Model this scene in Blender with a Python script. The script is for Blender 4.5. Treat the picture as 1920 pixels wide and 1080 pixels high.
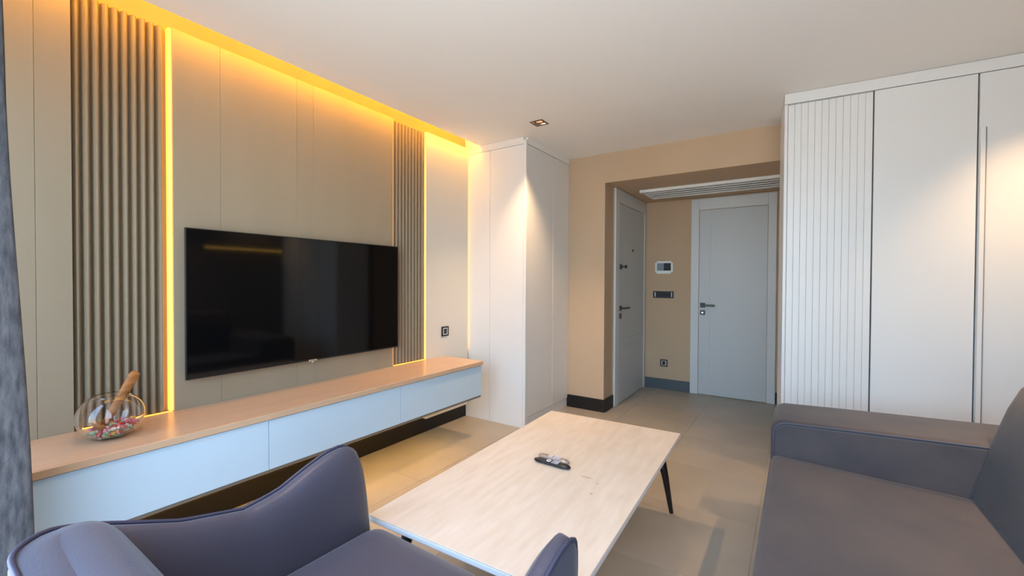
import bpy, bmesh, math, random
from mathutils import Vector, Matrix
random.seed(7)
PI = math.pi
for o in list(bpy.data.objects): bpy.data.objects.remove(o, do_unlink=True)
S = bpy.context.scene
COL = S.collection

# ------------------------------------------------------------------ camera
CAM_H = 1.25
FPX, YAW, PIT, ROL = 807.37, math.radians(33.507), math.radians(-0.805), math.radians(0.255)
cam = bpy.data.cameras.new('camera'); camo = bpy.data.objects.new('camera', cam); COL.objects.link(camo)
cam.sensor_fit = 'HORIZONTAL'; cam.sensor_width = 36.0; cam.lens = FPX * 36.0 / 1920.0
cam.clip_start = 0.02; cam.clip_end = 200
Fv = Vector((-math.sin(YAW)*math.cos(PIT), math.cos(YAW)*math.cos(PIT), math.sin(PIT)))
Rv = Vector((math.cos(YAW), math.sin(YAW), 0)); Uv = Rv.cross(Fv)
R2 = Rv*math.cos(ROL) + Uv*math.sin(ROL); U2 = -Rv*math.sin(ROL) + Uv*math.cos(ROL)
M = Matrix((( R2.x, U2.x, -Fv.x, 0), (R2.y, U2.y, -Fv.y, 0), (R2.z, U2.z, -Fv.z, CAM_H), (0, 0, 0, 1)))
camo.matrix_world = M
S.camera = camo

# ------------------------------------------------------------------ exposure, sky, daylight
S.view_settings.view_transform = 'Standard'; S.view_settings.look = 'None'
S.view_settings.exposure = 0.12; S.view_settings.gamma = 1.0; S.view_settings.use_curve_mapping = False
W = bpy.data.worlds.new('world'); S.world = W; W.use_nodes = True
wn = W.node_tree.nodes; wl = W.node_tree.links
bg = wn['Background']; bg.inputs['Strength'].default_value = 6.5
tc = wn.new('ShaderNodeTexCoord'); sx = wn.new('ShaderNodeSeparateXYZ'); cr = wn.new('ShaderNodeValToRGB')
wl.new(tc.outputs['Generated'], sx.inputs[0]); wl.new(sx.outputs['Z'], cr.inputs[0]); wl.new(cr.outputs[0], bg.inputs[0])
cr.color_ramp.elements[0].position = 0.0; cr.color_ramp.elements[0].color = (.55, .58, .60, 1)
cr.color_ramp.elements[1].position = 0.9; cr.color_ramp.elements[1].color = (.32, .56, 1.0, 1)
e = cr.color_ramp.elements.new(.06); e.color = (.60, .81, 1.0, 1)

def area(name, loc, rot, sx_, sy_, power, color, portal=False, spread=None):
    l = bpy.data.lights.new(name, 'AREA'); l.shape = 'RECTANGLE'; l.size = sx_; l.size_y = sy_
    l.energy = power; l.color = color
    if portal: l.cycles.is_portal = True
    if spread: l.spread = spread
    o = bpy.data.objects.new(name, l); COL.objects.link(o); o.location = loc; o.rotation_euler = rot
    return o
WX0, WX1, WZ1 = -2.30, 1.05, 2.30
area('daylight_portal', ((WX0+WX1)/2, -.16, WZ1/2+.02), (PI/2, 0, PI), WX1-WX0, WZ1, 1, (1, 1, 1), portal=True)
SPOT_COL = (1.0, .64, .34)
SPOTS = [(-1.675, 2.90, 105), (1.10, 3.02, 70), (-.90, .45, 62), (1.10, 1.75, 150)]  # last two are unseen downlights added to warm the armchair and sofa seat
for i, (x, y, p) in enumerate(SPOTS):
    l = bpy.data.lights.new('downlight_beam', 'SPOT'); l.energy = p; l.color = SPOT_COL
    l.spot_size = math.radians(92); l.spot_blend = .9; l.shadow_soft_size = .022
    o = bpy.data.objects.new('downlight_beam', l); COL.objects.link(o); o.location = (x, y, 2.475)

# ------------------------------------------------------------------ materials
def rgb(h):
    h = h.lstrip('#'); c = [int(h[i:i+2], 16)/255 for i in (0, 2, 4)]
    return tuple(v/12.92 if v <= .04045 else ((v+.055)/1.055)**2.4 for v in c)
def mat(name, color, rough=.5, metal=0., spec=.5, bump=0., bscale=60., bstretch=(1, 1, 1), var=0., vscale=3., vstretch=(1, 1, 1),
        color2=None, coat=0., sheen=0., emit=None, estr=0., trans=0., ior=1.45):
    m = bpy.data.materials.new(name); m.use_nodes = True; n = m.node_tree.nodes; L = m.node_tree.links
    b = n['Principled BSDF']
    b.inputs['Base Color'].default_value = (*color, 1); b.inputs['Roughness'].default_value = rough
    b.inputs['Metallic'].default_value = metal; b.inputs['Specular IOR Level'].default_value = spec
    b.inputs['Coat Weight'].default_value = coat; b.inputs['Sheen Weight'].default_value = sheen
    b.inputs['IOR'].default_value = ior; b.inputs['Transmission Weight'].default_value = trans
    if emit: b.inputs['Emission Color'].default_value = (*emit, 1); b.inputs['Emission Strength'].default_value = estr
    t = n.new('ShaderNodeTexCoord')
    if var or color2:
        mp = n.new('ShaderNodeMapping'); mp.inputs['Scale'].default_value = vstretch; L.new(t.outputs['Object'], mp.inputs[0])
        nz = n.new('ShaderNodeTexNoise'); nz.inputs['Scale'].default_value = vscale; nz.inputs['Detail'].default_value = 6
        L.new(mp.outputs[0], nz.inputs['Vector'])
        r = n.new('ShaderNodeValToRGB'); L.new(nz.outputs['Fac'], r.inputs[0])
        c2 = color2 or tuple(min(1, c*(1+var)) for c in color)
        c1 = color if color2 else tuple(c*(1-var) for c in color)
        r.color_ramp.elements[0].position = .32; r.color_ramp.elements[0].color = (*c1, 1)
        r.color_ramp.elements[1].position = .68; r.color_ramp.elements[1].color = (*c2, 1)
        L.new(r.outputs[0], b.inputs['Base Color'])
    if bump:
        mp = n.new('ShaderNodeMapping'); mp.inputs['Scale'].default_value = bstretch; L.new(t.outputs['Object'], mp.inputs[0])
        nz = n.new('ShaderNodeTexNoise'); nz.inputs['Scale'].default_value = bscale; nz.inputs['Detail'].default_value = 4
        L.new(mp.outputs[0], nz.inputs['Vector'])
        bp = n.new('ShaderNodeBump'); bp.inputs['Strength'].default_value = bump; bp.inputs['Distance'].default_value = .002
        L.new(nz.outputs['Fac'], bp.inputs['Height']); L.new(bp.outputs[0], b.inputs['Normal'])
    return m
LEDC = (1.0, .43, .010)
MT = dict(
    ceiling=mat('ceiling_paint', (.90, .885, .85), .8, bump=.15, bscale=120),
    flute=mat('fluted_taupe', (.30, .237, .155), .5, bump=.1, bscale=200, bstretch=(1, 1, .05)),
    panel=mat('cream_panel', (.365, .300, .208), .45, var=.03, vscale=5, vstretch=(1, 1, .15), bump=.12, bscale=200, bstretch=(1, 1, .05)),
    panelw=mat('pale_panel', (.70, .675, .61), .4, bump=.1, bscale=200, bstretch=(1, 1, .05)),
    white=mat('white_lacquer', (.80, .80, .785), .32, var=.008, vscale=2),
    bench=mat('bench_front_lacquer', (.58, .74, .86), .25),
    wood=mat('bench_top_laminate', (.62, .41, .255), .28, color2=(.68, .46, .30), vscale=6, vstretch=(6, .6, 1)),
    beige=mat('beige_wallpaper', (.56, .41, .27), .75, bump=.35, bscale=260, bstretch=(1, 1, .12), var=.03, vscale=2),
    taupe=mat('taupe_wall', (.16, .14, .12), .7),
    black=mat('black_skirting', (.007, .006, .005), .45, spec=.5),
    skirtlit=mat('black_skirting_lit', (.085, .105, .12), .3),  # black skirting with reflected daylight mixed into its base colour
    tile=mat('floor_tile', (.36, .315, .25), .34, color2=(.44, .385, .31), vscale=2.2, bump=.08, bscale=40),
    grout=mat('grout', (.46, .40, .32), .8),
    door=mat('door_lacquer', (.56, .60, .61), .38),
    doorframe=mat('door_frame_lacquer', (.66, .70, .71), .4),
    gap=mat('shadow_gap', (.05, .045, .04), .8),
    hw=mat('dark_hardware', (.045, .05, .055), .35, metal=.6),
    screen=mat('tv_screen', (.0025, .0025, .003), .06, spec=.5),
    bezel=mat('tv_bezel', (.012, .012, .013), .3),
    chrome=mat('chrome', (.75, .75, .76), .18, metal=1),
    bronze=mat('bronze_trim', (.16, .09, .055), .35, metal=.7),
    reflector=mat('lamp_reflector', (.9, .75, .6), .25, metal=.8),
    lens=mat('lamp_lens', (1, .8, .6), .5, emit=(1, .80, .58), estr=9),
    led=mat('led_strip', (1, .8, .3), .5, emit=LEDC, estr=27),
    ledv=mat('led_strip_vertical', (1, .8, .3), .5, emit=(.9, .33, .012), estr=2.6),
    ledc=mat('led_strip_closet', (1, .8, .5), .5, emit=(1, .56, .12), estr=3.5),
    alu=mat('aluminium_profile', (.34, .33, .31), .38, metal=.8, bump=.5, bscale=180),
    plastic=mat('white_plastic', (.82, .84, .82), .35),
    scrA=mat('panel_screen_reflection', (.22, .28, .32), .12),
    scrB=mat('panel_screen_dark', (.018, .022, .03), .12),
    leather=mat('navy_leather', (.060, .056, .078), .42, var=.05, vscale=4, bump=.3, bscale=220, sheen=.15),
    piping=mat('navy_piping', (.05, .05, .085), .42),
    suede=mat('grey_suede', (.046, .041, .047), .68, color2=(.070, .058, .058), vscale=5, bump=.45, bscale=150, sheen=.12),
    suedep=mat('grey_suede_piping', (.06, .065, .09), .6),
    leg=mat('black_leg', (.012, .010, .010), .3),
    glass=mat('clear_glass', (1, 1, 1), .0, trans=1, ior=1.45),
    scoop=mat('scoop_wood', (.36, .13, .035), .4, color2=(.50, .21, .06), vscale=10, vstretch=(1, 1, 6)),
    cur=mat('grey_curtain', (.045, .047, .055), .9, color2=(.13, .13, .14), vscale=70, vstretch=(1, 1, .22), bump=.6, bscale=160),
    rod=mat('steel_grey', (.25, .26, .27), .4, metal=.7),
    remA=mat('remote_black', (.018, .018, .020), .25), remB=mat('remote_taupe', (.42, .34, .28), .22, metal=.2),
    btn=mat('remote_button', (.75, .72, .76), .35),
)
# whitewashed oak table top, streaks along its length, a few small stains
def table_mat():
    m = mat('whitewashed_oak', (.74, .63, .50), .30, color2=(.82, .725, .61), vscale=4.5, vstretch=(7, 1.2, 1), bump=.06, bscale=60, bstretch=(6, .6, 1))
    n = m.node_tree.nodes; L = m.node_tree.links; b = n['Principled BSDF']
    src = b.inputs['Base Color'].links[0].from_socket
    t = n.new('ShaderNodeTexCoord'); wv = n.new('ShaderNodeTexNoise'); wv.inputs['Scale'].default_value = 1.6
    mp = n.new('ShaderNodeMapping'); mp.inputs['Scale'].default_value = (3, 1, 1)
    L.new(t.outputs['Object'], mp.inputs[0]); L.new(mp.outputs[0], wv.inputs['Vector'])
    mx = n.new('ShaderNodeMix'); mx.data_type = 'RGBA'; mx.blend_type = 'MULTIPLY'; L.new(wv.outputs['Fac'], mx.inputs['Factor'])
    L.new(src, mx.inputs['A']); mx.inputs['B'].default_value = (.94, .88, .84, 1)
    cur = mx.outputs['Result']
    for (x, y, rx, ry) in ((.155, -.045, .030, .006), (.215, -.075, .006, .006), (.225, -.17, .006, .009)):
        sp = n.new('ShaderNodeMapping'); sp.inputs['Location'].default_value = (-x/rx, -y/ry, 0); sp.inputs['Scale'].default_value = (1/rx, 1/ry, 0)
        L.new(t.outputs['Object'], sp.inputs[0])
        ln = n.new('ShaderNodeVectorMath'); ln.operation = 'LENGTH'; L.new(sp.outputs[0], ln.inputs[0])
        rp = n.new('ShaderNodeMapRange'); rp.inputs[1].default_value = .6; rp.inputs[2].default_value = 1.2; rp.inputs[3].default_value = .45; rp.inputs[4].default_value = 0
        L.new(ln.outputs['Value'], rp.inputs[0])
        k = n.new('ShaderNodeMix'); k.data_type = 'RGBA'; L.new(rp.outputs[0], k.inputs['Factor']); L.new(cur, k.inputs['A'])
        k.inputs['B'].default_value = (.30, .20, .12, 1); cur = k.outputs['Result']
    L.new(cur, b.inputs['Base Color'])
    return m
MT['table'] = table_mat()

# ------------------------------------------------------------------ mesh helpers
def link(name, bm, m, parent=None, smooth=False, loc=None):
    me = bpy.data.meshes.new(name); bmesh.ops.recalc_face_normals(bm, faces=bm.faces); bm.to_mesh(me); bm.free()
    me.materials.append(m)
    if smooth:
        for p in me.polygons: p.use_smooth = True
    o = bpy.data.objects.new(name, me); COL.objects.link(o)
    if parent: o.parent = parent
    if loc: o.location = loc
    return o
def tag(o, label=None, cat=None, group=None, kind=None):
    if label: o['label'] = label
    if cat: o['category'] = cat
    if group: o['group'] = group
    if kind: o['kind'] = kind
    return o
def empty(name, loc=(0, 0, 0), rz=0., **k):
    o = bpy.data.objects.new(name, None); COL.objects.link(o); o.location = loc; o.rotation_euler = (0, 0, rz)
    o.empty_display_size = .05
    return tag(o, **k)
def add_box(bm, x0, x1, y0, y1, z0, z1, bev=0., seg=2):
    b2 = bmesh.new(); bmesh.ops.create_cube(b2, size=1)
    for v in b2.verts: v.co = Vector(((x0+x1)/2+v.co.x*(x1-x0), (y0+y1)/2+v.co.y*(y1-y0), (z0+z1)/2+v.co.z*(z1-z0)))
    if bev: bmesh.ops.bevel(b2, geom=list(b2.edges), offset=bev, segments=seg, affect='EDGES', profile=.5)
    me = bpy.data.meshes.new('tmp'); b2.to_mesh(me); b2.free(); bm.from_mesh(me); bpy.data.meshes.remove(me)
def box(name, x0, x1, y0, y1, z0, z1, m, parent=None, bev=0., seg=2, smooth=False):
    """box in world (or parent-local) coordinates; origin at its centre"""
    bm = bmesh.new(); c = ((x0+x1)/2, (y0+y1)/2, (z0+z1)/2)
    add_box(bm, x0-c[0], x1-c[0], y0-c[1], y1-c[1], z0-c[2], z1-c[2], bev, seg)
    return link(name, bm, m, parent, smooth, c)
def add_prism(bm, pts, lo, hi, axis=2):
    """extrude a 2D polygon along an axis"""
    def co(p, h): return ((h, p[0], p[1]) if axis == 0 else (p[0], h, p[1]) if axis == 1 else (p[0], p[1], h))
    a = [bm.verts.new(co(p, lo)) for p in pts]; b = [bm.verts.new(co(p, hi)) for p in pts]; n = len(pts)
    bm.faces.new(a[::-1]); bm.faces.new(b)
    for i in range(n): bm.faces.new((a[i], a[(i+1) % n], b[(i+1) % n], b[i]))
def add_tube(bm, pts, rad, seg=10, cap=True):
    rings = []; n = len(pts); P = [Vector(p) for p in pts]
    R = rad if isinstance(rad, (list, tuple)) else [rad]*n
    up = Vector((0, 0, 1))
    prev = None
    for i in range(n):
        d = (P[min(i+1, n-1)]-P[max(i-1, 0)]).normalized()
        if prev is None:
            a = d.cross(up) if abs(d.z) < .95 else d.cross(Vector((1, 0, 0)))
        else: a = prev - d*prev.dot(d)
        a.normalize(); prev = a; b = d.cross(a)
        rings.append([bm.verts.new(P[i]+(a*math.cos(2*PI*k/seg)+b*math.sin(2*PI*k/seg))*R[i]) for k in range(seg)])
    for i in range(n-1):
        for k in range(seg):
            bm.faces.new((rings[i][k], rings[i][(k+1) % seg], rings[i+1][(k+1) % seg], rings[i+1][k]))
    if cap: bm.faces.new(rings[0][::-1]); bm.faces.new(rings[-1])
def add_lathe(bm, prof, seg=40, closed=False):
    rings = [[bm.verts.new((r*math.cos(2*PI*k/seg), r*math.sin(2*PI*k/seg), z)) for k in range(seg)] if r > 1e-6 else [bm.verts.new((0, 0, z))] for r, z in prof]
    for a, b in zip(rings, rings[1:] + ([rings[0]] if closed else [])):
        if len(a) == 1 and len(b) == 1: continue
        for k in range(seg):
            k2 = (k+1) % seg
            if len(a) == 1: bm.faces.new((a[0], b[k2], b[k]))
            elif len(b) == 1: bm.faces.new((a[k], a[k2], b[0]))
            else: bm.faces.new((a[k], a[k2], b[k2], b[k]))
def add_slab(bm, xs, ys, z0, z1, holes):
    """slab on a grid of breakpoints with some cells left open (i, j)"""
    for i in range(len(xs)-1):
        for j in range(len(ys)-1):
            if (i, j) in holes: continue
            add_box(bm, xs[i], xs[i+1], ys[j], ys[j+1], z0, z1)
def cushion(name, sx_, sy_, sz_, m, parent, loc, r=.04, crown=.0, n=14, rot=None, taper=0., sag=0.):
    """soft rounded block of the given size; crown lifts the middle of each face outward"""
    bm = bmesh.new(); bmesh.ops.create_cube(bm, size=2)
    bmesh.ops.subdivide_edges(bm, edges=list(bm.edges), cuts=n, use_grid_fill=True)
    h = Vector((sx_/2, sy_/2, sz_/2))
    for v in bm.verts:
        u = v.co.copy()
        # denser sampling at the edges
        g = Vector([math.copysign(abs(c)**.75, c) if c else 0 for c in u])
        p = Vector((g.x*h.x, g.y*h.y, g.z*h.z))
        q = Vector([max(-(h[i]-r), min(h[i]-r, p[i])) for i in range(3)])
        d = p-q
        if d.length > 1e-9: p = q + d.normalized()*r
        cx, cy, cz = (1-g.x**2), (1-g.y**2), (1-g.z**2)
        if abs(u.z) > .999: p.z += math.copysign(crown*cx*cy, u.z)
        if abs(u.x) > .999: p.x += math.copysign(crown*.6*cy*cz, u.x)
        if abs(u.y) > .999: p.y += math.copysign(crown*.6*cx*cz, u.y)
        if taper: p.x *= 1-taper*(g.z*.5+.5)
        if sag and u.z > .999: p.z -= sag*cx*cy
        v.co = p
    o = link(name, bm, m, parent, True, loc)
    if rot: o.rotation_euler = rot
    return o

H = 2.48        # ceiling
XW = -2.58      # left wall surface
XP = -2.53      # flat panel surface
YC = 3.105      # closet end face
YB = 3.93       # beige front wall
YF = 5.20       # foyer back wall
HF = 2.20       # foyer ceiling
XR = 1.40       # right wall

# ------------------------------------------------------------------ structure
fl = box('floor', XW-.1, XR+.1, -.45, YF+.1, -.06, -.0022, MT['grout']); tag(fl, kind='structure')
T = .60; tile_me = None
xs0 = -1.96 - 2*T; ys0 = 2.52 - 5*T
for i in range(8):
    for j in range(10):
        x = xs0+i*T; y = ys0+j*T
        if x > XR or x+T < XW: continue
        if tile_me is None:
            bm = bmesh.new(); add_box(bm, -T/2+.0008, T/2-.0008, -T/2+.0008, T/2-.0008, -.004, .004, .0012, 1)
            o = link('tile', bm, MT['tile']); tile_me = o.data
        else:
            o = bpy.data.objects.new('tile', tile_me); COL.objects.link(o)
        o.parent = fl; o.location = (x+T/2-fl.location.x, y+T/2-fl.location.y, -.004+random.uniform(-.0002, .0)-fl.location.z)
        o.rotation_euler = (0, 0, random.choice((0, PI/2, PI, 3*PI/2)))

# ceiling with real holes for the downlights, open along the cove
hole = .045
xs = sorted({-2.41, XR+.1}|{round(x+d, 4) for x, y, p_ in SPOTS for d in (-hole, hole)})
ys = sorted({-.15, YC, YB+.02}|{round(y+d, 4) for x, y, p_ in SPOTS for d in (-hole, hole)})
holes = {(i, j) for i in range(len(xs)-1) for j in range(len(ys)-1) for x, y, p_ in SPOTS
         if abs((xs[i]+xs[i+1])/2-x) < .03 and abs((ys[j]+ys[j+1])/2-y) < .03}
bm = bmesh.new(); add_slab(bm, xs, ys, H, H+.06, holes)
add_box(bm, XW-.1, -2.41, YC-.002, YB+.02, H, H+.06)
tag(link('ceiling', bm, MT['ceiling']), kind='structure')
bm = bmesh.new(); add_box(bm, XW-.1, -2.30, -.15, YC, 2.64, 2.70); add_box(bm, -2.34, -2.30, -.15, YC, H+.06, 2.64)
add_box(bm, XW, -2.30, YC-.004, YC+.05, H+.06, 2.64)
tag(link('trim_1', bm, MT['ceiling']), kind='structure', label='upper lid of the light cove above the television wall')
bm = bmesh.new(); add_box(bm, -1.7, .3, YB+.08, YF+.1, HF, HF+.05)
tag(link('ceiling', bm, MT['beige']), kind='structure', label='lower beige ceiling over the entrance recess')
tag(box('wall_left', XW-.1, XW, -.15, YF+.1, 0, 2.70, MT['panel']), kind='structure')
tag(box('wall_right', XR, XR+.1, -.15, YF+.1, 0, 2.70, MT['taupe']), kind='structure')
bm = bmesh.new()
add_box(bm, XW, -1.54, YB, YB+.08, 0, H); add_box(bm, -1.64, -1.54, YB+.08, 4.16, 0, HF)
add_box(bm, -1.54, XR, YB, YB+.08, HF, H+.06)
add_box(bm, -.06, XR, YB, YB+.08, 0, HF)
tag(link('wall_front', bm, MT['beige']), kind='structure', label='beige papered wall with opening to the entrance recess')
bm = bmesh.new(); add_box(bm, -1.64, -1.53, 4.16, YF, 0, HF)
tag(link('wall_entrance_left', bm, MT['beige']), kind='structure')
tag(box('wall_entrance_back', -1.7, .3, YF, YF+.1, 0, HF, MT['beige']), kind='structure')
tag(box('wall_entrance_right', -.06, .04, YB+.08, YF, 0, HF, MT['beige']), kind='structure')
# window wall behind the camera with its wide balcony opening
bm = bmesh.new(); add_box(bm, XW-.1, WX0, -.15, -.06, 0, 2.70); add_box(bm, WX1, XR+.1, -.15, -.06, 0, 2.70); add_box(bm, WX0, WX1, -.15, -.06, WZ1, 2.70)
tag(link('wall_back', bm, MT['ceiling']), kind='structure')
wf = empty('window_1', ((WX0+WX1)/2, -.10, 0), kind='structure')
hw = (WX1-WX0)/2
for nm, a in (('frame', (-hw, -hw+.05, -.03, .03, 0, WZ1)), ('frame', (hw-.05, hw, -.03, .03, 0, WZ1)), ('frame', (-hw+.05, hw-.05, -.03, .03, WZ1-.05, WZ1)), ('sill', (-hw+.05, hw-.05, -.03, .03, 0, .03))):
    box(nm, *a, MT['hw'], wf, .004)

# baseboards
tag(box('baseboard_left', XW, XW+.014, .2, YC, 0, .12, MT['black'], bev=.002), kind='structure')
bm = bmesh.new(); add_prism(bm, [(-1.935, YB-.014), (-1.526, YB-.014), (-1.526, 4.158), (-1.54, 4.158), (-1.54, YB), (-1.935, YB)], 0, .12)
tag(link('baseboard_front', bm, MT['black']), kind='structure')
tag(box('baseboard_entrance', -1.53, -1.006, YF-.014, YF, 0, .12, MT['skirtlit'], bev=.002), kind='structure')
tag(box('baseboard_entrance', -.176, -.06, YF-.014, YF, 0, .12, MT['black'], bev=.002), kind='structure')

# doors
def door_leaf(bm, w, z1, grooves_v, grooves_h, t=.04, g=.004):
    """door leaf in x (0..w), facing -y at y=0, with routed grooves between its fields"""
    add_box(bm, 0, w, .004, t, .006, z1)
    xsb = [0]+[v for v in grooves_v]+[w]; zsb = [.006]+[v for v in grooves_h]+[z1]
    for i in range(len(xsb)-1):
        full = (i == 0 and len(xsb) > 2)
        zz = [.006, z1] if full else zsb
        for j in range(len(zz)-1):
            add_box(bm, xsb[i]+(g/2 if i else 0), xsb[i+1]-(g/2 if i < len(xsb)-2 else 0), 0, .004, zz[j]+(g/2 if j else 0), zz[j+1]-(g/2 if j < len(zz)-2 else 0))
def handle_set(root, x, z, length, low=.082, flip=1):
    h = box('handle', x-.026, x+.026, -.010, 0, z-.026, z+.026, MT['hw'], root, .003)
    bm = bmesh.new(); add_tube(bm, [(0, .0, 0), (0, -.045, 0)], .009)
    add_box(bm, -.01 if flip > 0 else -length, length if flip > 0 else .01, -.056, -.040, -.010, .010, .003)
    link('lever', bm, MT['hw'], h, loc=(0, 0, 0))
    k = box('lock_plate', x-.026, x+.026, -.008, 0, z-low-.026, z-low+.026, MT['hw'], root, .003)
    bm = bmesh.new(); add_tube(bm, [(0, -.003, 0), (0, -.012, 0)], .009, 12); link('key_cylinder', bm, MT['chrome'], k)
# back door (faces -y)
d2 = empty('door_2', (-1.004, YF, 0), kind='structure'); w2 = .826
for a in ((0, .084, -.022, 0, 0, HF-.012), (w2-.078, w2, -.022, 0, 0, HF-.012), (.084, w2-.078, -.022, 0, 2.062, HF-.012)):
    box('frame', *a, MT['doorframe'], d2, .003)
bm = bmesh.new(); door_leaf(bm, w2-.168, 2.056, [.115], [.56, .66], t=.012)
lf = link('leaf', bm, MT['door'], d2, loc=(.087, -.014, 0))
handle_set(lf, .040, 1.00, .125)
# entrance door on the left side of the recess (faces +x)
d1 = empty('door_1', (-1.53, 4.16, 0), PI/2, kind='structure')
for a in ((0, .105, -.018, 0, 0, HF-.004), (.965, 1.035, -.018, 0, 0, HF-.004), (.105, .965, -.018, 0, 2.062, HF-.004)):
    box('frame', *a, MT['doorframe'], d1, .003)
bm = bmesh.new(); door_leaf(bm, .852, 2.056, [.10], [.56, .66], t=.010)
lf = link('leaf', bm, MT['door'], d1, loc=(.109, -.012, 0))
handle_set(lf, .045, .985, .14)
k = box('lock_plate', .020, .072, -.012, 0, 1.385, 1.437, MT['hw'], lf, .003)
bm = bmesh.new(); add_tube(bm, [(0, -.005, 0), (0, -.05, 0)], .007, 10); add_tube(bm, [(0, -.045, 0), (0, -.06, 0)], .018, 12); link('lock_knob', bm, MT['hw'], k)
bm = bmesh.new(); add_tube(bm, [(.43, .002, 1.60), (.43, -.008, 1.60)], .013, 14); link('peephole', bm, MT['hw'], lf)

# ------------------------------------------------------------------ television wall panelling
PT = 2.47; ZB = .612
def flat_panel(seams, y0, y1, label, z0=.0, m='panel'):
    r = empty('wall_panel', (XW, (y0+y1)/2, z0), label=label, cat='wall panel', group='smooth wall panels')
    yy = [y0]+seams+[y1]
    for a, b in zip(yy, yy[1:]):
        box('board', .0, XP-XW, a-(y0+y1)/2+.0004, b-(y0+y1)/2-.0004, 0, PT-z0, MT[m], r, .0012, 1)
    return r
flat_panel([.384], -.05, .489, 'smooth cream wall panel at far left beside the curtain', .17)
flat_panel([1.046, 1.46, 1.567], .838, 2.203, 'widest smooth cream wall panel, behind the television', .17)
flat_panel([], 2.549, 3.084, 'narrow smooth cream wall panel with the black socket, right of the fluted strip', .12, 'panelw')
def fluted(y0, y1, n, label):
    r = empty('fluted_panel', (XW, (y0+y1)/2, ZB), label=label, cat='wall panel', group='fluted wall panels')
    hh = (y1-y0)/2
    box('backing', 0, .008, -hh+.001, hh-.001, 0, PT-ZB, MT['flute'], r)
    p = (y1-y0-.012)/n; me = None
    for i in range(n):
        if me is None:
            bm = bmesh.new()
            pr = [(0, -p/2+.0005)]+[(.004+.026*math.sin(PI*u)**.8, -p/2+.0005+(p-.001)*(u*.9+.05)) for u in [k/10 for k in range(11)]]+[(0, p/2-.0005)]
            add_prism(bm, pr, 0, PT-ZB-.012); o = link('flute', bm, MT['flute'], r); me = o.data
        else: o = bpy.data.objects.new('flute', me); COL.objects.link(o); o.parent = r
        o.location = (.008, -hh+.002+p*(i+.5), .006)
fluted(.489, .8225, 10, 'wide-looking fluted cream panel behind the glass bowl')
fluted(2.203, 2.549, 10, 'fluted cream panel just right of the television')
# lit strips
def led(y, x0, x1, z0, z1, label, w=.004, m='ledv'):
    return tag(box('led_strip', x0, x1, y-w/2, y+w/2, z0, z1, MT[m]), label=label, cat='light strip', group='light strips of the television wall')
led(.830, XW+.012, XP-.006, ZB+.004, PT-.004, 'glowing vertical light strip left of the television panel', .013)
led(2.206, XW+.024, XP-.006, ZB+.004, PT-.004, 'glowing vertical light strip at right edge of the television panel', .003)
led(2.546, XW+.034, XP-.005, ZB+.004, PT-.004, 'thin glowing vertical strip right of the far fluted panel', .003)
led(3.0945, XW+.002, XW+.020, .62, PT-.02, 'vertical light strip hidden between the socket panel and the tall white closet', .006, 'ledc')
tag(box('led_strip', -2.436, -2.4105, 0.0, YC-.01, H+.028, H+.038, MT['led']), label='long yellow light strip inside the ceiling cove', cat='light strip', group='light strips of the television wall')
for a, b, lab in ((.50, .832, 'short glowing strip on the bench at the foot of the flutes behind the bowl'), (2.212, 2.543, 'short glowing strip on the bench at the foot of the far flutes')):
    tag(box('led_strip', XW+.042, XW+.047, a, b, ZB, ZB+.004, MT['ledv']), label=lab, cat='light strip', group='light strips of the television wall')

# ------------------------------------------------------------------ floating bench
bz0 = .325
r = empty('floating_bench', (XP, 1.35, 0), label='long wall-hung white cabinet under the television with tan top', cat='cabinet')
XF = -2.115
Y0b, Y1b = -.03, 2.765
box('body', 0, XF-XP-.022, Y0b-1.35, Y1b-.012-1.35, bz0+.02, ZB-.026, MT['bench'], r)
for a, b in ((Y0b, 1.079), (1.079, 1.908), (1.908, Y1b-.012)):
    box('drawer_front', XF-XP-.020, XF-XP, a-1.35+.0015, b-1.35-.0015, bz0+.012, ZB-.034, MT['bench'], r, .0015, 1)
box('light_profile', XF-XP-.05, XF-XP-.004, Y0b-1.35, Y1b-.012-1.35, bz0-.004, bz0+.010, MT['alu'], r, .002, 1)
box('led_line', XF-XP-.066, XF-XP-.054, Y0b-1.35, Y1b-.3-1.35, bz0-.002, bz0+.004, mat('led_under_bench', (1, .8, .4), emit=(1, .50, .06), estr=42), r)
bm = bmesh.new(); xf = XF+.014-XP
pts = [(0, Y0b-1.35), (xf, Y0b-1.35), (xf, Y1b-1.35-.01)]+[(xf-.01+.01*math.cos(t), Y1b-1.35-.01+.01*math.sin(t)) for t in (PI/4, PI/2)]+[(.07, Y1b-1.35)]+[(.07-.07*math.sin(t), Y1b-1.35-.07+.07*math.cos(t)) for t in (PI/6, PI/3, PI/2)]
add_prism(bm, pts, ZB-.028, ZB); bmesh.ops.bevel(bm, geom=[e for e in bm.edges if all(v.co.z > ZB-.001 for v in e.verts)], offset=.002, segments=1, affect='EDGES')
link('worktop', bm, MT['wood'], r)

# ------------------------------------------------------------------ television
tv = empty('television', (XP, 1.54, 1.135), label='large black flat television mounted on the cream panel', cat='television')
box('housing', .006, .034, -.655, .655, -.36, .36, MT['bezel'], tv, .006)
box('bezel', .034, .046, -.670, .670, -.374, .374, MT['bezel'], tv, .002)
box('screen', .046, .0475, -.664, .664, -.364, .368, MT['screen'], tv)
box('wall_mount', 0, .006, -.2, .2, -.15, .15, MT['hw'], tv)
lg = box('badge', .046, .0505, -.036, .018, -.378, -.367, MT['chrome'], tv, .001, 1)
box('sensor', .036, .044, -.012, .004, -.388, -.374, MT['chrome'], tv, .002, 1)

# ------------------------------------------------------------------ tall closet in the corner
r = empty('tall_closet', (-1.92, YC, 0), label='tall white closet filling the corner between television wall and beige wall', cat='closet')
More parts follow.
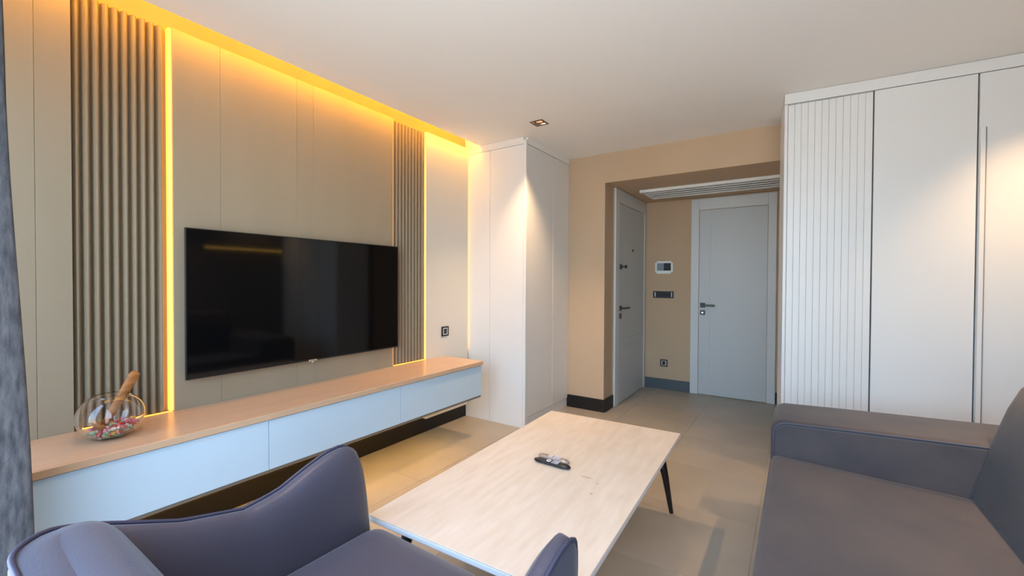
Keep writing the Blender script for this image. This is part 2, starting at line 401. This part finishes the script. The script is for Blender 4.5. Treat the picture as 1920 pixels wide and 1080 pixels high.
# local: x from XW..-1.92 -> -.66..0 ; y 0..(YB-YC)
D = YB-YC
box('carcass', XW-(-1.92), -.022,   .02, D-.002, .0, H-.001, MT['white'], r)
box('side_panel', XW+1.92+.002, -2.295+1.92-.0012, 0, .019, 0, 2.418, MT['white'], r, .001, 1)
box('side_panel', -2.295+1.92+.0012, -.024, 0, .019, 0, 2.418, MT['white'], r, .001, 1)
box('corner_post', -.022, .004, -.004, .030, 0, 2.452, MT['white'], r, .003, 2)
box('top_fascia', XW+1.92+.002, -.024, 0, .019, 2.421, H-.001, MT['white'], r, .001, 1)
box('top_fascia', -.021, .002, .031, D-.002, 2.426, H-.001, MT['ceiling'], r, .001, 1)
box('door', -.021, 0, .034, .487, .088, 2.420, MT['white'], r, .0015, 1)
box('door', -.021, 0, .491, D-.002, .088, 2.420, MT['white'], r, .0015, 1)
box('plinth', -.021, -.006, .031, D-.002, 0, .084, MT['white'], r)

# ------------------------------------------------------------------ wardrobe on the right
r = empty('wardrobe', (-.080, 3.330, 0), math.radians(4.6), label='floor-to-ceiling white wardrobe with plain doors behind the sofa', cat='wardrobe')
WW = 1.475
box('carcass', .004, WW, .026, .46, 0, H-.002, MT['white'], r)
box('top_fascia', 0, WW, 0, .024, 2.412, H-.002, MT['white'], r, .001, 1)
box('side_panel', 0, .018, 0, .46, 0, 2.410, MT['white'], r, .002, 1)
box('recess_back', .018, .453, .0195, .025, .06, 2.410, MT['white'], r)
n = 12; p = (.452-.020)/n; me = None
for i in range(n):
    if me is None:
        bm = bmesh.new(); add_box(bm, -p/2+.0004, p/2-.0004, 0, .013, 0, 2.33, .002, 1); o = link('board', bm, MT['white'], r); me = o.data
    else: o = bpy.data.objects.new('board', me); COL.objects.link(o); o.parent = r
    o.location = (.020+p*(i+.5), .006, .075)
def wdoor(x0, x1, hs):
    d = box('door', x0+.002, x1-.0025, 0, .020, .075, 2.407, MT['white'], r, .001, 1)
    if hs:
        c = d.location
        a = (x0+.003-c.x, x0+.024-c.x)
        h = box('handle', a[0], a[1], -.024, -.0101, .30-c.z, 2.110-c.z, MT['white'], d, .002, 1)
        box('finger_slot', .0105, .0145, -.002, .0069, -.905, .905, MT['rod'], h)
    return d
wdoor(.456, .904, 0); wdoor(.908, 1.384, 1)
box('filler_strip', 1.387, WW, 0, .020, .075, 2.407, MT['white'], r)
box('shadow_gap', .452, 1.389, .020, .025, .07, 2.412, MT['gap'], r)
box('plinth', .004, WW, .020, .0255, 0, .072, MT['white'], r)

# ------------------------------------------------------------------ air grille in the recess ceiling
r = empty('air_grille', (-.72, 4.69, HF), label='long white air-conditioning grille in the entrance ceiling', cat='air vent')
gx, gy = .645, .265
box('frame', -gx, gx, -gy, -gy+.045, -.030, 0, MT['plastic'], r, .006); box('frame', -gx, gx, gy-.045, gy, -.012, 0, MT['plastic'], r, .003)
box('frame', -gx, -gx+.045, -gy+.045, gy-.045, -.020, 0, MT['plastic'], r, .004); box('frame', gx-.045, gx, -gy+.045, gy-.045, -.020, 0, MT['plastic'], r, .004)
box('housing', -gx+.045, gx-.045, -gy+.045, gy-.045, -.004, 0, MT['ceiling'], r)
for i, y in enumerate((-.15, -.055, .04, .135)):
    s = box('louvre', -gx+.05, gx-.05, -.042, .042, -.004, .004, MT['plastic'], r, .002); s.location = (0, y, -.022); s.rotation_euler = (math.radians(14), 0, 0)

# ------------------------------------------------------------------ switches, sockets, intercom
def wallbox(name, loc, rz, label, cat, w, h): return empty(name, loc, rz, label=label, cat=cat)
def socket(loc, rz, label, s=.082):
    r = empty('wall_socket', loc, rz, label=label, cat='socket', group='black framed wall sockets')
    h = s/2
    for a in ((-h, h, h-.012, h), (-h, h, -h, -h+.012), (-h, -h+.012, -h+.012, h-.012), (h-.012, h, -h+.012, h-.012)):
        pass
    bm = bmesh.new()
    for a in ((-h, h, h-.012, h), (-h, h, -h, -h+.012), (-h, -h+.012, -h+.012, h-.012), (h-.012, h, -h+.012, h-.012)): add_box(bm, a[0], a[1], -.010, 0, a[2], a[3])
    link('frame', bm, MT['bezel'], r)
    box('insert', -h+.012, h-.012, -.009, 0, -h+.012, h-.012, MT['chrome'], r)
    bm = bmesh.new(); add_box(bm, -.017, .017, -.0115, -.009, -.022, .022, .002, 1); c = link('outlet', bm, MT['bezel'], r)
    bm = bmesh.new()
    for x in (-.009, .009): add_tube(bm, [(x, -.011, 0), (x, -.0125, 0)], .003, 8)
    link('contact', bm, MT['rod'], c)
socket((XP, 2.772, .823), PI/2, 'black framed socket on the cream panel above the bench end')
socket((-1.295, YF, .306), 0, 'black framed socket low on the beige wall of the entrance recess')
r = empty('intercom', (-1.30, YF, 1.428), label='white intercom panel with small screen, above the black switch', cat='intercom')
bm = bmesh.new(); add_box(bm, -.101, .101, -.022, 0, -.073, .073)
bmesh.ops.bevel(bm, geom=[e for e in bm.edges if abs(e.verts[0].co.y-e.verts[1].co.y) > .01], offset=.018, segments=4, affect='EDGES'); link('body', bm, MT['plastic'], r)
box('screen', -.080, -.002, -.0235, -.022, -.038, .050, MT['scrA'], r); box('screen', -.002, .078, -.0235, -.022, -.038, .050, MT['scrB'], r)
r = empty('light_switch', (-1.309, YF, 1.109), label='black framed three-gang switch plate under the intercom', cat='switch')
box('frame', -.117, .117, -.009, 0, -.040, .040, MT['bezel'], r, .002)
box('trim', -.098, -.088, -.011, -.009, -.027, .027, MT['plastic'], r); box('trim', .090, .099, -.011, -.009, -.027, .027, MT['plastic'], r)
for x in (-.058, .001, .060): box('rocker', x-.028, x+.028, -.0125, -.009, -.023, .023, MT['scrB'], r, .001, 1)

# ------------------------------------------------------------------ downlights
first = None
labs = ['square bronze recessed downlight in the ceiling near the tall closet', 'square recessed downlight above the sofa near the wardrobe',
        'unseen square downlight added to warm the navy armchair', 'unseen square downlight added to warm the sofa seat']
for i, (x, y, p_) in enumerate(SPOTS):
    r = empty('downlight', (x, y, H), 0, label=labs[i], cat='ceiling light')
    if first is None:
        bm = bmesh.new(); a = hole+.009
        for q in ((-a, a, hole-.004, a), (-a, a, -a, -hole+.004), (-a, -hole+.004, -hole+.004, hole-.004), (hole-.004, a, -hole+.004, hole-.004)): add_box(bm, q[0], q[1], q[2], q[3], -.004, 0)
        f = link('frame', bm, MT['bronze'], r)
        bm = bmesh.new(); b_ = hole
        for q in ((-b_, b_, b_-.002, b_), (-b_, b_, -b_, -b_+.002), (-b_, -b_+.002, -b_+.002, b_-.002), (b_-.002, b_, -b_+.002, b_-.002)): add_box(bm, q[0], q[1], q[2], q[3], 0, .05)
        add_box(bm, -b_, b_, -b_, b_, .050, .056)
        c = link('can', bm, MT['reflector'], r)
        bm = bmesh.new(); add_lathe(bm, [(.034, .012), (.036, .012), (.036, .030), (.020, .046), (0, .046), (0, .044), (.018, .044), (.034, .030)], 24, True); g = link('reflector_ring', bm, MT['bronze'], r)
        bm = bmesh.new(); add_lathe(bm, [(0, .030), (.032, .030), (.032, .034), (0, .034)], 24); l_ = link('lens', bm, MT['lens'], r)
        first = (f, c, g, l_)
    else:
        for s in first: o = s.copy(); COL.objects.link(o); o.parent = r

# ------------------------------------------------------------------ coffee table
TZ = .42
r = empty('coffee_table', (-.895, 1.735, 0), math.radians(2.0), label='rectangular coffee table with whitewashed wood top on black tapered legs', cat='table')
bm = bmesh.new(); tx, ty = .395, .733
add_box(bm, -tx, tx, -ty, ty, TZ-.004, TZ, .001, 1)
link('tabletop', bm, MT['table'], r)
bm = bmesh.new()
add_box(bm, -tx, tx, -ty, ty, TZ-.024, TZ-.0041, .003, 2)
link('edge_trim', bm, MT['white'], r)
bm = bmesh.new()
for q in ((-.30, .30, -.60, -.57), (-.30, .30, .57, .60), (-.30, -.27, -.57, .57), (.27, .30, -.57, .57)): add_box(bm, q[0], q[1], q[2], q[3], TZ-.055, TZ-.0241)
link('apron', bm, MT['leg'], r)
for sx_ in (-1, 1):
    for sy_ in (-1, 1):
        bm = bmesh.new(); add_tube(bm, [(sx_*.305, sy_*.60, TZ-.0245), (sx_*.337, sy_*.637, .20), (sx_*.363, sy_*.668, .004), (sx_*.363, sy_*.668, 0)], [.024, .018, .011, .011], 16)
        link('leg', bm, MT['leg'], r, True)

# remotes
def remote(loc, rz, m, label, w, l):
    r = empty('remote_control', loc, rz, label=label, cat='remote')
    bm = bmesh.new(); seg = 16; n_ = 17
    rings = []
    for i in range(n_):
        u = i/(n_-1)*2-1; y = u*l/2; e_ = (1-abs(u)**6)**.5 if abs(u) < 1 else 0
        ww = w/2*(1-.10*(1-u*u))*max(e_, .35); hh = .009*(1-.2*(1-u*u))*max(e_, .4)
        rings.append([bm.verts.new((y, ww*math.copysign(abs(math.cos(t))**.6, math.cos(t)), .009+hh*math.copysign(abs(math.sin(t))**.7, math.sin(t)))) for t in [2*PI*(k+.5)/seg for k in range(seg)]])
    for i in range(n_-1):
        for k_ in range(seg): bm.faces.new((rings[i][k_], rings[i][(k_+1) % seg], rings[i+1][(k_+1) % seg], rings[i+1][k_]))
    bm.faces.new(rings[0]); bm.faces.new(rings[-1][::-1])
    link('case', bm, m, r, True)
    bm = bmesh.new(); add_lathe(bm, [(.006, .0155), (.011, .0155), (.011, .0188), (.006, .0188)], 20, True); link('ring_button', bm, MT['btn'], r, loc=(-.016, 0, 0))
    me = None
    for i in range(4):
        for j in range(3):
            if me is None:
                bm = bmesh.new(); add_box(bm, -.0026, .0026, -.0034, .0034, .0155, .0186, .001, 1); o = link('button', bm, MT['btn'], r); me = o.data
            else: o = bpy.data.objects.new('button', me); COL.objects.link(o); o.parent = r
            o.location = (.006+i*.0085, (j-1)*.0115, 0)
remote((-.918, 1.722, TZ), math.radians(-1), MT['remA'], 'slim black remote control lying in front on the coffee table', .042, .182)
remote((-.936, 1.772, TZ), math.radians(-2), MT['remB'], 'shiny taupe remote control lying just behind the black one', .040, .160)

# ------------------------------------------------------------------ bowl of sweets
BC = (-2.325, .556)
r = empty('glass_bowl', (BC[0], BC[1], ZB), label='round clear glass bowl holding sweets on the bench', cat='bowl')
def bowl_r(z):   # outer radius at height z (0..0.165)
    zc, a, b = .088, .107, .0955
    return a*math.sqrt(max(0, 1-((z-zc)/b)**2))
zs = [.0005+.168*(i/26) for i in range(27)]
outer = [(0, 0)]+[(bowl_r(z), z) for z in zs]; inner = [(max(.0, rr-.0035), z+(.0035 if z < .05 else 0)) for rr, z in outer[::-1]]
inner = [(max(0, bowl_r(z)-.0035), z) for z in zs[::-1] if z > .006]+[(0, .0065)]
rim = [(outer[-1][0]-.0002, outer[-1][1]+.0025), (outer[-1][0]-.0033, outer[-1][1]+.0025)]
bm = bmesh.new(); add_lathe(bm, outer+rim+inner, 64); link('bowl', bm, MT['glass'], r, True)
# sweets (built one by one)
cols = [('red', (.62, .05, .05), 20), ('pink', (.72, .17, .22), 20), ('pale green', (.30, .55, .38), 16), ('yellow', (.85, .52, .10), 10), ('white', (.80, .76, .68), 14)]
cand = []
for nm, c, k in cols:
    m = mat('sweet_'+nm.replace(' ', '_'), c, .25, coat=.5)
    bm = bmesh.new(); add_lathe(bm, [(0, -.0155), (.0075, -.0165), (.0028, -.009), (.0070, -.006), (.0080, 0), (.0070, .006), (.0028, .009), (.0075, .0165), (0, .0155)], 7)
    me = bpy.data.meshes.new('wrapped_sweet'); bmesh.ops.recalc_face_normals(bm, faces=bm.faces); bm.to_mesh(me); bm.free(); me.materials.append(m)
    cand += [(nm, me)]*k
random.shuffle(cand)
placed = []
for nm, me in cand:
    for tr in range(400):
        z = .016+random.random()**1.3*.05+.0
        a = random.uniform(0, 2*PI); rr = (bowl_r(z-.006)-.0195)*math.sqrt(random.random()); x = rr*math.cos(a); y = rr*math.sin(a)
        if z > .046+.16*y: continue
        if all((x-p[0])**2+(y-p[1])**2+1.3*(z-p[2])**2 > .0125**2 for p in placed): break
    else: continue
    placed.append((x, y, z))
    o = bpy.data.objects.new('wrapped_sweet', me); COL.objects.link(o)
    o.location = (BC[0]+x, BC[1]+y, ZB+z); o.rotation_euler = (PI/2+random.uniform(-.25, .25), random.uniform(-.25, .25), random.uniform(0, PI))
    tag(o, 'small %s wrapped sweet in the heap inside the glass bowl' % nm, 'sweet', '%s sweets in the glass bowl' % nm)
# wooden scoop standing in the bowl
r = empty('wooden_scoop', (BC[0]-.005, BC[1]-.02, ZB+.052), label='brown wooden scoop standing tilted in the glass bowl', cat='scoop')
bm = bmesh.new()
d = Vector((-.012, .105, .195)); nrm = Vector((1, 0, 0)); s_ = d.normalized().cross(nrm)
def ring(c, w, t): return [bm.verts.new(c+s_*w*math.cos(a)+nrm*t*math.sin(a)) for a in [2*PI*k/14 for k in range(14)]]
prev = None
for u, w, t in ((0, .012, .005), (.12, .013, .006), (.45, .0165, .007), (.75, .0185, .008), (.93, .0195, .008), (1.0, .016, .006), (1.015, .008, .003)):
    rg = ring(d*u, w, t)
    if prev:
        for k in range(14): bm.faces.new((prev[k], prev[(k+1) % 14], rg[(k+1) % 14], rg[k]))
    else: bm.faces.new(rg)
    prev = rg
bm.faces.new(prev[::-1]); link('scoop_handle', bm, MT['scoop'], r, True)
bm = bmesh.new(); add_lathe(bm, [(0, -.018), (.012, -.016), (.021, -.008), (.025, .004), (.0235, .004), (.0195, -.006), (.011, -.013), (0, -.015)], 24)
o = link('scoop_bowl', bm, MT['scoop'], r, True, (0, -.012, .004)); o.rotation_euler = (math.radians(-50), 0, 0); o.scale = (1, 1.35, 1)

# ------------------------------------------------------------------ curtain
r = empty('curtain', (-1.94, .165, 0), label='grey woven curtain hanging at the left edge by the window', cat='curtain')
bm = bmesh.new(); nu, nz = 90, 26; grid = []
for j in range(nz+1):
    z = .015+(2.43)*j/nz; row = []
    fl_ = 1-j/nz
    for i in range(nu+1):
        u = i/nu; x = -.145+.29*u
        y = (.052+.02*fl_)*math.sin(u*2*PI*4.5+.6+.4*fl_)+.046*fl_-.006+.006*math.sin(z*3+u*20)
        row.append(bm.verts.new((x, y, z)))
    grid.append(row)
for j in range(nz):
    for i in range(nu): bm.faces.new((grid[j][i], grid[j][i+1], grid[j+1][i+1], grid[j+1][i]))
c = link('cloth', bm, MT['cur'], r, True); sm = c.modifiers.new('s', 'SOLIDIFY'); sm.thickness = .003
bm = bmesh.new(); add_tube(bm, [(-.16, 0, 2.455), (.16, 0, 2.455)], .012); link('rail', bm, MT['rod'], r)

# ------------------------------------------------------------------ armchair
r = empty('armchair', (-.855, .53, 0), math.radians(-1.0), label='navy tub armchair with piped edges in the left foreground', cat='armchair')
HWX, YBK, YFR = .435, -.40, .42     # half width, back and front (local y)
RC = .17
path = []
def seg_line(a, b, n): return [(a[0]+(b[0]-a[0])*k/n, a[1]+(b[1]-a[1])*k/n) for k in range(n)]
yf = [YFR-.30*((k/16)**1.6) for k in range(16)]   # dense at the rounded front
path += [(-HWX, y) for y in yf]+seg_line((-HWX, YFR-.30), (-HWX, YBK+RC), 14)
path += [(-HWX+RC-RC*math.cos(t), YBK+RC-RC*math.sin(t)) for t in [PI/2*k/12 for k in range(12)]]
path += seg_line((-HWX+RC, YBK), (HWX-RC, YBK), 14)
path += [(HWX-RC+RC*math.sin(t), YBK+RC-RC*math.cos(t)) for t in [PI/2*k/12 for k in range(12)]]
path += seg_line((HWX, YBK+RC), (HWX, YFR-.30), 14)+[(HWX, y) for y in yf[::-1]]
def lerp_tab(tab, v):
    if v <= tab[0][0]: return tab[0][1]
    for (a, fa), (b, fb) in zip(tab, tab[1:]):
        if v <= b:
            t = (v-a)/(b-a); t = t*t*(3-2*t) if len(tab) < 8 else t
            return fa+(fb-fa)*t
    return tab[-1][1]
TOP = [(-.40, .755), (-.34, .745), (-.21, .69), (-.10, .645), (.045, .612), (.14, .627), (.22, .662), (.29, .687), (.335, .694), (.365, .690), (.385, .672), (.40, .635), (.411, .58), (.417, .52), (.4195, .46), (.42, .40)]
rows = []; pipe = []
for i, (x, y) in enumerate(path):
    a = path[max(i-1, 0)]; b = path[min(i+1, len(path)-1)]
    tx_, ty_ = b[0]-a[0], b[1]-a[1]; L_ = math.hypot(tx_, ty_); nx, ny = ty_/L_*-1, tx_/L_
    nx, ny = -nx, -ny       # outward? ensure it points away from the seat centre
    if nx*(x-0)+ny*(y-.05) < 0: nx, ny = -nx, -ny
    zt = lerp_tab(TOP, y)
    if x > .2: zt -= .022*min(1, (x-.2)/.15)*min(1, max(0, (y+.2)/.3))
    back = max(0, min(1, (-.15-y)/.18)); back = back*back*(3-2*back)
    tk = .045+.035*back; e_ = min(1, max(.0, (YFR-y)/.05))**.5
    def P_(o_, z): return (x-nx*o_, y-ny*o_, z)
    def Q_(o_, f): o2 = .05+(o_-.05)*(.45+.55*e_); return P_(o2, .27+(zt-.27)*f)
    rows.append([Q_(.030, 0), Q_(.012, .14), Q_(.002, .40), Q_(0, .75), Q_(0, .965), Q_(.004, .99), Q_(.014, 1.0), Q_(.014+tk*.5, 1.012), Q_(tk, .985),
                 Q_(tk+.014, .94), Q_(tk+.028, .78), Q_(tk+.045, .52), Q_(tk+.050, .30), Q_(tk+.050, 0)])
    pipe.append(Q_(.004, 1.002))
bm = bmesh.new(); V = [[bm.verts.new(p) for p in rw] for rw in rows]; m_ = len(rows[0])
for i in range(len(V)-1):
    for k in range(m_): bm.faces.new((V[i][k], V[i][(k+1) % m_], V[i+1][(k+1) % m_], V[i+1][k]))
bm.faces.new(V[0]); bm.faces.new(V[-1][::-1])
link('shell', bm, MT['leather'], r, True)
pf = [Vector(pipe[0])+Vector((0, .0, -.12))]+[Vector(p) for p in pipe]+[Vector(pipe[-1])+Vector((0, 0, -.12))]
bm = bmesh.new(); add_tube(bm, pf, .0048, 8); link('piping', bm, MT['piping'], r, True)
cushion('back_cushion', .855, .174, .425, MT['leather'], r, (0, -.310, .540), r=.082, crown=.010, n=20)
cushion('seat_cushion', .675, .80, .155, MT['leather'], r, (0, .030, .373), r=.07, crown=.012, n=16)
cushion('seat_base', .60, .70, .10, MT['leather'], r, (0, .02, .285), r=.02, n=6)
for sx_ in (-1, 1):
    for sy_ in (-1, 1):
        bm = bmesh.new(); add_tube(bm, [(sx_*.25, sy_*.27, .25), (sx_*.29, sy_*.31, .0)], [.02, .011], 14); link('leg', bm, MT['leg'], r, True)

# ------------------------------------------------------------------ sofa
SY0, SY1 = .30, 2.78
r = empty('sofa', (.42, (SY0+SY1)/2, 0), label='grey suede sofa with wide arms along the right side', cat='sofa')
def L(x, y, z): return (x-.42, y-(SY0+SY1)/2, z)
def soft(name, x0, x1, y0, y1, z0, z1, r_=.035, crown=.0, rot=None, m='suede', n=14):
    return cushion(name, x1-x0, y1-y0, z1-z0, MT[m], r, L((x0+x1)/2, (y0+y1)/2, (z0+z1)/2), r_, crown, n, rot)
soft('base', -.075, 1.02, SY0+.05, SY1-.05, .10, .30, .02)
soft('seat_cushion', -.098, .68, .68, 2.41, .27, .425, .03, .003, (0, math.radians(2.4), 0), n=22)
def arm(y0, y1):
    # arm slightly rising to the back, rounded front
    bm = bmesh.new(); pts = []
    xf_, xb = -.098, 1.05; zf, zb = .600, .640; rr = .055
    pr = [(xf_+.01, .10), (xf_, .16)]+[(xf_+rr-rr*math.cos(t), zf-rr+rr*math.sin(t)) for t in [PI/2*k/8 for k in range(9)]]+[(xf_+(xb-xf_)*k/8, zf+(zb-zf)*k/8) for k in range(2, 9)]+[(xb, .10)]
    n_ = len(pr); c_ = (y0+y1)/2
    ins = [(0, .022), (.005, .009), (.014, .002), (.026, 0)]
    cols_ = [(y0+a, b) for a, b in ins]+[(y1-a, b) for a, b in ins[::-1]]
    cx, cz = (xf_+xb)/2, .36
    rws = []
    for y, s in cols_:
        rws.append([bm.verts.new(L(x+(s if x < cx else -s), y, z-(s if z > .3 else 0))) for x, z in pr])
    for a, b in zip(rws, rws[1:]):
        for k in range(n_): bm.faces.new((a[k], a[(k+1) % n_], b[(k+1) % n_], b[k]))
    bm.faces.new(rws[0]); bm.faces.new(rws[-1][::-1])
    o = link('armrest', bm, MT['suede'], r, False)
    for pp in o.data.polygons: pp.use_smooth = len(pp.vertices) == 4
    for y in (y0+.004, y1-.004):
        bm = bmesh.new(); add_tube(bm, [L(x+(.012 if x < cx else -.012), y, z-(.010 if z > .3 else 0)) for x, z in pr[1:-1]], .0048, 8)
        link('piping', bm, MT['suedep'], o, True)
arm(2.395, SY1); arm(SY0, .68)
# backrest, leaning back
bm = bmesh.new()
pr = [(.575, .33), (.590, .44), (.625, .62), (.672, .78), (.705, .86), (.735, .895), (.775, .905), (.83, .895), (.90, .84), (.97, .60), (1.0, .30)]
y0, y1 = .70, 2.43; n_ = len(pr); cx, cz = .79, .60; rws = []
for y, s in [(y0, .10), (y0+.008, .05), (y0+.025, .015), (y0+.05, 0)]+[(y0+.05+(y1-y0-.1)*k/6, 0) for k in range(1, 6)]+[(y1-.05, 0), (y1-.025, .015), (y1-.008, .05), (y1, .10)]:
    rws.append([bm.verts.new(L(x+(cx-x)*s, y, z+(cz-z)*s)) for x, z in pr])
for a, b in zip(rws, rws[1:]):
    for k in range(n_): bm.faces.new((a[k], a[(k+1) % n_], b[(k+1) % n_], b[k]))
bm.faces.new(rws[0]); bm.faces.new(rws[-1][::-1])
bk = link('backrest', bm, MT['suede'], r, True)
bm = bmesh.new(); add_tube(bm, [L(.577, y0+.03, .398), L(.577, y1-.03, .398)], .006, 8); link('piping', bm, MT['suedep'], bk, True)
bm = bmesh.new(); add_tube(bm, [L(-.092, .70, .412), L(-.092, 2.39, .412)], .005, 8); link('piping', bm, MT['suedep'], r, True)
for x in (-.02, .95):
    for y in (SY0+.10, SY1-.10):
        bm = bmesh.new(); add_tube(bm, [L(x, y, .105), L(x, y, 0)], [.022, .016], 14); link('leg', bm, MT['leg'], r, True)

# ------------------------------------------------------------------ lit wall shelf on the right wall (its line of light shows in the television)
r = empty('wall_shelf', (XR, 2.85, 1.70), label='dark wall shelf with an amber light line, seen reflected in the television', cat='shelf')
box('shelf_board', -.20, 0, -.50, .50, -.025, 0, MT['taupe'], r, .002)
box('led_line', -.198, -.188, -.48, .48, -.033, -.0255, mat('shelf_led', (1, .8, .4), emit=(1, .55, .08), estr=12), r)
